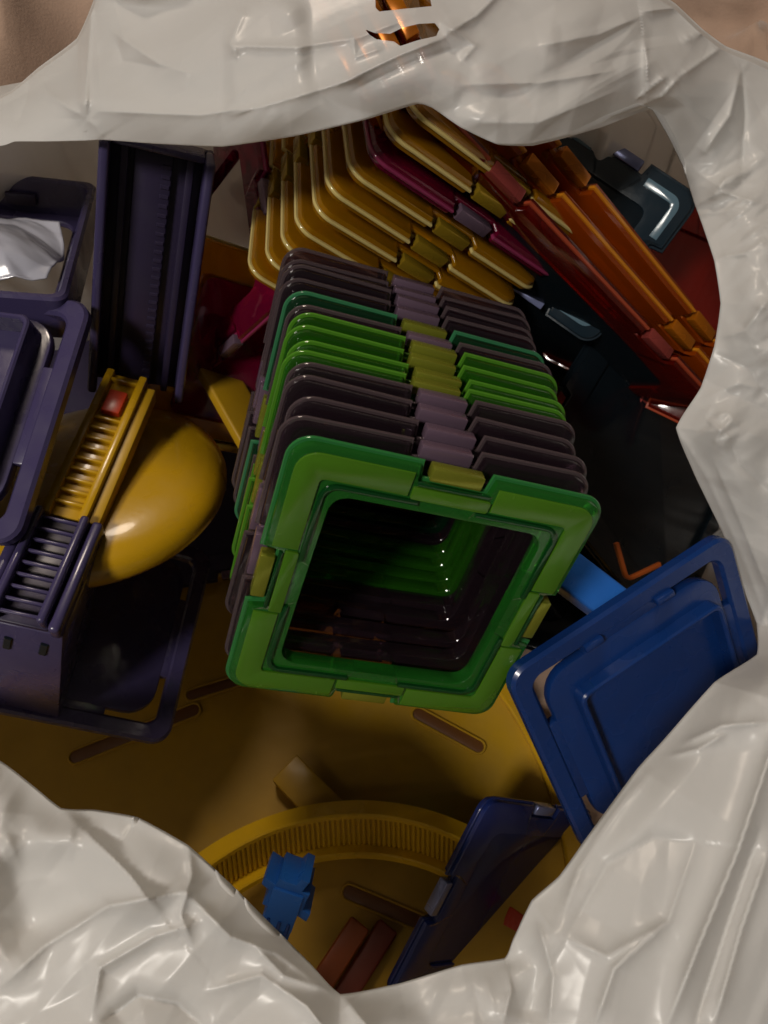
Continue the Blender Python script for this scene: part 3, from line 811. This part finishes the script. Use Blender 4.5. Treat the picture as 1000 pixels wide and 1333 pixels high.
# open purple frame, upper left
fr = empty('open_frame', pose((-0.1343, 0.1784, 0.1861), (0.976, 0.075, -0.206), (-0.131, 0.952, -0.276)), 'deep purple open frame in the upper left with film showing inside', 'frame')
link('frame', ring_slab(rrect(0.0375, 0.0375, 0.004), rrect(0.0345, 0.0345, 0.003), -0.011, 0.003, M['op_purple'], 0.0008), fr)
link('lip', ring_slab(rrect(0.0346, 0.0346, 0.003), rrect(0.0295, 0.0295, 0.006), -0.0112, -0.009, M['op_purple'], 0.0005), fr)
bm = bmesh.new(); bm_box(bm, (0.012, 0.0335, -0.004), (0.010, 0.002, 0.004), 0.0004)
link('catch', from_bm(bm, M['op_purple_dull']), fr)
bm = bmesh.new(); bm_box(bm, (0.0335, 0.004, -0.004), (0.002, 0.006, 0.004), 0.0004)
link('catch', from_bm(bm, M['op_purple_dull']), fr)

# ------------------------------------------------------------------ purple channel
def build_channel():
    ch = empty('track_channel', pose((-0.0732, 0.1614, 0.1836), (0.937, 0.074, -0.342), (0.285, 0.406, 0.868)), 'dark purple upright channel with a toothed strip behind the yellow dome', 'track channel')
    L, W = 0.080, 0.0150
    mat = M['op_purple_dull']
    link('back_plate', box_mesh((0, 0, -0.0045), (2 * W, L, 0.0025), mat), ch)
    for s in (-1, 1):
        bm = bmesh.new(); bm_box(bm, (s * (W - 0.0012), 0, 0.0005), (0.0028, L, 0.012), 0.0010, 3)
        link('side_wall', from_bm(bm, M['op_purple']), ch)
        bm = bmesh.new(); bm_box(bm, (s * (W - 0.0062), 0, -0.0015), (0.0022, L * 0.985, 0.005), 0.0005)
        link('inner_rib', from_bm(bm, mat), ch)
    link('centre_strip', box_mesh((-0.001, 0, -0.0025), (0.0105, L * 0.98, 0.0026), mat), ch)
    bm = bmesh.new(); bm_box(bm, (0, 0, 0), (0.0026, 0.0013, 0.0006), 0.0002, 1)
    tooth = from_bm(bm, mat)
    for k in range(26):
        link('tooth', tooth, ch, Matrix.Translation((0.0026, L / 2 - 0.006 - 0.0028 * k, -0.0012)))
    bm = bmesh.new(); bm_box(bm, (0, L / 2 - 0.0008, -0.0015), (2 * W - 0.005, 0.0022, 0.008), 0.0008, 2)
    link('end_wall', from_bm(bm, M['op_purple']), ch)
build_channel()

# ------------------------------------------------------------------ yellow dome
def build_dome():
    r = 0.0425; n = 72
    prof = [(0.0, 0.0088), (0.3, 0.0085), (0.55, 0.0076), (0.75, 0.0060), (0.87, 0.0041), (0.945, 0.0021), (0.985, -0.0004), (1.0, -0.0030), (0.99, -0.0056), (0.955, -0.0076), (0.90, -0.0084)]
    a = np.linspace(0, 2 * math.pi, n, endpoint=False)
    loops = [np.stack([np.cos(a) * r * max(k, 1e-4), np.sin(a) * r * max(k, 1e-4), np.full(n, z)], 1) for k, z in prof]
    me = loft(loops, M['op_yellow'], cap=(True, True), angle=80)
    root = empty('yellow_dome', pose_pix((122, 626), (0.99, -0.03, 0.02), (0.02, 0.92, -0.38), 0.241), 'glossy yellow round dome under the ladder at the left', 'toy dome')
    link('shell', me, root)
    link('base_rim', loft([at_z(np.stack([np.cos(a), np.sin(a)], 1) * k, z) for k, z in ((0.034, -0.0082), (0.0352, -0.0110), (0.034, -0.0120), (0.030, -0.0120))], M['op_yellow_flat'], cap=(True, True)), root)
build_dome()

# ------------------------------------------------------------------ ladder arm
def build_ladder():
    m = pose((-0.0903, 0.0911, 0.1688), (0.967, -0.173, -0.189), (0.151, 0.98, -0.128))
    root = empty('ladder_arm', m, 'yellow and purple extension ladder lying across the yellow dome', 'toy ladder')
    ye, pu = M['op_yellow'], M['op_purple']
    # yellow upper section, y 0.050 .. -0.003
    for s in (-1, 1):
        link('yellow_rail', box_mesh((s * 0.0052, 0.0235, -0.0006), (0.0026, 0.055, 0.0040), ye, 0.0007), root)
    link('yellow_skirt', box_mesh((0.0078, 0.0225, -0.0036), (0.0040, 0.052, 0.0058), M['op_yellow_flat'], 0.0007), root)
    link('yellow_bed', box_mesh((0, 0.0235, -0.0014), (0.0090, 0.054, 0.0016), ye, 0.0004), root)
    rung = box_mesh((0, 0, 0), (0.0088, 0.0012, 0.0020), ye, 0.0004)
    for k in range(13):
        if 1 <= k <= 3: continue
        link('yellow_rung', rung, root, Matrix.Translation((0, 0.0475 - 0.0039 * k, 0.0)))
    link('red_plate', box_mesh((0, 0.0385, 0.0004), (0.0058, 0.0088, 0.0024), M['op_red'], 0.0006), root)
    # purple lower section
    for s in (-1, 1):
        link('purple_rail', box_mesh((s * 0.0063, -0.0195, 0.0004), (0.0024, 0.033, 0.0052), pu, 0.0010, 3), root)
        link('outer_rail', box_mesh((s * 0.0096, -0.0200, -0.0022), (0.0032, 0.034, 0.0062), pu, 0.0012, 3), root)
    link('purple_bed', box_mesh((0, -0.0195, -0.0034), (0.0150, 0.033, 0.0016), M['op_purple_dull'], 0.0004), root)
    rung = box_mesh((0, 0, 0), (0.0106, 0.0010, 0.0014), pu, 0.0004)
    for k in range(9):
        link('purple_rung', rung, root, Matrix.Translation((0, -0.0055 - 0.0036 * k, 0.0006)))
    # pillar that carries the ladder on the base plate
    T = [m @ Vector(v) for v in ((-0.0115, -0.036, -0.0052), (0.0112, -0.036, -0.0052), (0.0112, 0.000, -0.0052), (-0.0115, 0.000, -0.0052))]
    P0 = Vector((-0.1036, 0.0755, 0.1119)); nz = Vector((0.902, -0.135, -0.41)).cross(Vector((0.072, 0.984, -0.165))).normalized()
    py = Vector((0.072, 0.984, -0.165)).normalized()
    def onplate(px, py_):
        o = Vector(CAM_POS); d = Vector(U(px, py_, 1.0)) - o
        return o + d * ((P0 - o).dot(nz) / d.dot(nz)) + nz * 0.002
    b0, b1 = onplate(-20, 915), onplate(76, 938)
    B = [b0, b1, b1 + py * 0.034, b0 + py * 0.034]
    inv = m.inverted()
    bm = bmesh.new()
    vs_ = [bm.verts.new(inv @ v) for v in B + T]
    for f in ((3, 2, 1, 0), (4, 5, 6, 7), (0, 1, 5, 4), (1, 2, 6, 5), (2, 3, 7, 6), (3, 0, 4, 7)):
        bm.faces.new([vs_[k] for k in f])
    bmesh.ops.bevel(bm, geom=list(bm.edges), offset=0.0009, segments=2, profile=0.5, affect='EDGES')
    pil = link('pillar', from_bm(bm, M['op_purple']), root)
    f0 = [inv @ v for v in (B[0], B[1], T[1], T[0])]
    nrm = (f0[1] - f0[0]).cross(f0[3] - f0[0]).normalized()
    for u, v in ((0.35, 0.82), (0.78, 0.84)):
        c = (f0[0] * (1 - u) + f0[1] * u) * (1 - v) + (f0[3] * (1 - u) + f0[2] * u) * v + nrm * 0.0002
        ax = (f0[1] - f0[0]).normalized(); ay = nrm.cross(ax)
        rot = Matrix((ax, ay, nrm)).transposed()
        bm = bmesh.new(); bm_box(bm, (0, 0, 0), (0.0022, 0.0060, 0.0012), 0.0003, 1)
        o = link('socket', from_bm(bm, M['navy']), pil, Matrix.Translation(c) @ rot.to_4x4())
build_ladder()

# ------------------------------------------------------------------ big yellow disc
def build_disc():
    c = U(315, 1140, 0.272)
    root = empty('yellow_disc', pose(c, (1, 0.0, -0.03), (0.0, 0.985, -0.06)), 'large flat yellow disc with long slots at the bottom of the bag', 'toy disc')
    n = 96; r = 0.126
    a = np.linspace(0, 2 * math.pi, n, endpoint=False)
    u = np.stack([np.cos(a), np.sin(a)], 1)
    link('plate', loft([at_z(u * k, z) for k, z in ((r - 0.0005, -0.003), (r, -0.0025), (r, -0.0005), (r - 0.0005, 0), (0.04, 0), (0.0005, 0))], M['op_yellow_flat'], cap=(True, True)), root)
    link('rim', ring_slab(u * (r + 0.001), u * (r - 0.006), -0.0035, 0.0035, M['op_yellow'], 0.0008), root)
    inv = root.matrix_world.inverted()
    nz = root.matrix_world.to_3x3() @ Vector((0, 0, 1)); P0 = root.matrix_world.translation
    def on(px, py):
        o = Vector(CAM_POS); d = Vector(U(px, py, 1.0)) - o
        return inv @ (o + d * ((P0 - o).dot(nz) / d.dot(nz)))
    # raised-edge slots: a long rounded trough each
    for (x0, y0, x1, y1, w) in ((252, 925, 100, 985, 0.0048), (545, 930, 622, 972, 0.0046), (455, 1162, 545, 1200, 0.0046), (250, 905, 330, 880, 0.004)):
        p, q = on(x0, y0), on(x1, y1); d = (q - p); L = d.length; ang = math.atan2(d.y, d.x); mid = (p + q) / 2
        mm = Matrix.Translation((mid.x, mid.y, 0)) @ Matrix.Rotation(ang, 4, 'Z')
        sl = link('slot', slab(rrect(L / 2 + w / 2, w / 2, w * 0.49, 5), -0.0004, 0.0006, M['op_slot'], 0.0002), root, mm)
        link('slot_rim', ring_slab(rrect(L / 2 + w / 2 + 0.0009, w / 2 + 0.0009, w * 0.6, 5), rrect(L / 2 + w / 2, w / 2, w * 0.49, 5), -0.0004, 0.0012, M['op_yellow_flat'], 0.0003), sl)
    p = on(408, 1040)
    bm = bmesh.new(); bm_box(bm, (0, 0, 0.004), (0.030, 0.013, 0.012), 0.0008, 2)
    link('post', from_bm(bm, M['op_yellow_flat']), root, Matrix.Translation((p.x, p.y, 0)) @ Matrix.Rotation(-0.75, 4, 'Z'))
M['op_dark_red'] = plastic('dark_red_plastic', (0.15, 0.022, 0.009), rough=0.45)
M['op_slot'] = plastic('brown_slot_plastic', (0.15, 0.055, 0.010), rough=0.5)
build_disc()

# ------------------------------------------------------------------ toothed curved rail
def build_rail():
    c = U(452, 1308, 0.206)
    root = empty('toothed_rail', pose(c, (1, 0.03, 0), (0, 0.72, -0.70)), 'yellow curved rail with inner teeth above the disc', 'toothed rail')
    R0 = 0.0600
    a0, a1, n = math.radians(50), math.radians(150), 110
    def sweep(prof, mat):
        aa = np.linspace(a0, a1, n); k = len(prof)
        V = np.concatenate([np.stack([np.cos(t) * np.array([p[0] for p in prof]), np.sin(t) * np.array([p[0] for p in prof]), np.array([p[1] for p in prof])], 1) for t in aa])
        F = [(i * k + j, i * k + (j + 1) % k, (i + 1) * k + (j + 1) % k, (i + 1) * k + j) for i in range(n - 1) for j in range(k)]
        F += [tuple(range(k)), tuple((n - 1) * k + j for j in range(k - 1, -1, -1))]
        me = bpy.data.meshes.new('rail'); me.from_pydata(V.tolist(), [], F)
        b = bmesh.new(); b.from_mesh(me); bpy.data.meshes.remove(me)
        return from_bm(b, mat)
    def rr(r0, r1, z0, z1, b=0.0005):
        return [(r0 + b, z0), (r1 - b, z0), (r1, z0 + b), (r1, z1 - b), (r1 - b, z1), (r0 + b, z1), (r0, z1 - b), (r0, z0 + b)]
    link('top_flange', sweep(rr(R0, R0 + 0.0075, 0.0085, 0.0110), M['rail_yellow']), root)
    link('web', sweep(rr(R0 + 0.0022, R0 + 0.0045, -0.0045, 0.0088), M['rail_yellow']), root)
    link('bottom_flange', sweep(rr(R0 - 0.0022, R0 + 0.0068, -0.0072, -0.0043), M['rail_yellow']), root)
    tooth = box_mesh((0, 0, 0), (0.0012, 0.0012, 0.0126), M['rail_yellow'], 0.0003, 1)
    for k in range(60):
        t = a0 + (a1 - a0) * (k + 0.5) / 60
        link('tooth', tooth, root, Matrix.Rotation(t, 4, 'Z') @ Matrix.Translation((R0 + 0.0019, 0, 0.0021)))
build_rail()

# ------------------------------------------------------------------ small blue connector
def build_connector():
    root = empty('blue_connector', pose_pix((372, 1172), (0.93, -0.28, -0.15), (0.20, 0.75, 0.55), 0.205), 'small blue star shaped connector block in front of the rail', 'connector')
    h = 0.0058
    pts = []
    for k in range(4):
        c, s = round(math.cos(k * math.pi / 2)), round(math.sin(k * math.pi / 2))
        for x, y in ((0.62, -1.0), (0.70, -0.62), (1.28, -0.80), (1.34, -0.40), (0.95, -0.22), (0.95, 0.22)):
            X, Y = x * h, y * h
            pts.append((X * c - Y * s, X * s + Y * c))
    link('star_body', slab(np.array(pts), -0.012, 0.0, M['op_blue_bright'], 0.0004), root)
    link('face_block', box_mesh((0.0, -0.003, 0.0002), (0.0088, 0.0120, 0.0014), M['op_blue_bright'], 0.0003), root)
    link('shaft', box_mesh((0.0, -0.012, -0.003), (0.0088, 0.014, 0.005), M['op_blue_bright'], 0.0004), root)
    for x in (-0.0028, 0.0004, 0.0030):
        link('groove_rib', slab(rrect(0.0005, 0.0034, 0.0004), 0.0006, 0.0014, M['op_blue'], 0.0001), root, Matrix.Translation((x, -0.0095, 0)))
build_connector()

# ------------------------------------------------------------------ other bars and bits
def bar(name, c, ax, ay, d, size, mat, label, cat, bev=0.001):
    root = tag(link(name, box_mesh((0, 0, 0), size, M[mat], bev, 3)), label, cat)
    root.matrix_world = pose_pix(c, ax, ay, d)
    return root

bar('yellow_board', (300, 515), (-0.658, -0.471, 0.587), (0.504, -0.855, -0.121), 0.268, (0.016, 0.046, 0.004), 'op_yellow_flat', 'flat yellow panel in shade between the dome and the stack', 'toy panel')
bar('blue_bar', (765, 765), (0.72, -0.45, -0.30), (0.45, 0.75, 0.20), 0.226, (0.050, 0.012, 0.010), 'op_blue_bright', 'bright blue bar crossing behind the blue tray', 'toy bar')
bar('rust_bar', (430, 1262), (0.55, 0.75, -0.10), (-0.75, 0.55, 0.0), 0.250, (0.034, 0.008, 0.005), 'op_rust', 'rust orange bar low under the blue connector', 'toy bar')
bar('rust_bar', (466, 1268), (0.55, 0.75, -0.10), (-0.75, 0.55, 0.0), 0.254, (0.036, 0.008, 0.005), 'op_dark_red', 'dark red bar beside the rust bar at the bag bottom', 'toy bar')
bar('red_block', (662, 1228), (0.5, 0.8, 0), (-0.8, 0.5, 0), 0.268, (0.022, 0.012, 0.008), 'op_red', 'red block peeping out right of the clear blue tile', 'toy block')

# ------------------------------------------------------------------ deep layer at the bottom of the bag
make_tile(pose((-0.115, 0.175, 0.070), (0.95, 0.2, -0.1), (-0.2, 0.95, 0.15)), 'op_purple_dull', 'clip_purple', 'added large dull purple tile that darkens the depth under the frame and the channel', size=0.15, notches=(-0.0375, 0.0375), panel='op_purple_dull')  # added to cover the bright film and keep the depth dark
make_tile(pose((0.035, 0.165, 0.060), (0.9, -0.3, 0.1), (0.3, 0.9, 0.1)), 'navy', 'clip_blue', 'added large dark tile that darkens the very bottom of the deep gap', size=0.15, notches=(-0.0375, 0.0375), panel='navy')  # added as well, a dark sheet over the bright bag floor
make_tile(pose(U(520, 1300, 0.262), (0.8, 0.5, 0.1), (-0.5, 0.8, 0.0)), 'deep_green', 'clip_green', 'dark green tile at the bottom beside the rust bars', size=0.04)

# added patch standing for the bright bag film inside the upper left frame
def build_film_patch():
    n = 60
    u = np.linspace(-1, 1, n)
    X, Y = np.meshgrid(u, u, indexing='ij'); X = X.ravel(); Y = Y.ravel()
    r = np.maximum(np.abs(X), np.abs(Y)) / (np.hypot(X, Y) + 1e-9)
    x, y = X * (0.55 + 0.45 * r), Y * (0.55 + 0.45 * r)
    f = facets(301, 0.55)(x + 20, y + 20) * 0.008 + facets(302, 0.22)(x + 20, y + 20) * 0.0009
    z = 0.010 * (1 - np.minimum(1, x * x + y * y)) + f
    V = np.stack([x * 0.021, y * 0.017, z * 0.8], 1)
    F = [(i * n + j, (i + 1) * n + j, (i + 1) * n + j + 1, i * n + j + 1) for i in range(n - 1) for j in range(n - 1)]
    me = bpy.data.meshes.new('film_patch'); me.from_pydata(V.tolist(), [], F)
    finish(me, plastic('shiny_film_patch', (0.52, 0.52, 0.60), rough=0.16, wear=0.05, spec=0.8), 180)
    sd = link('added_film_patch', me)
    tag(sd, 'added shiny pale patch of bag film showing inside the upper left frame', 'film_patch')
    md = sd.modifiers.new('thickness', 'SOLIDIFY'); md.thickness = 0.0004
    sd.matrix_world = pose(U(-5, 335, 0.243), (0.976, 0.075, -0.206), (-0.131, 0.952, -0.2))
build_film_patch()
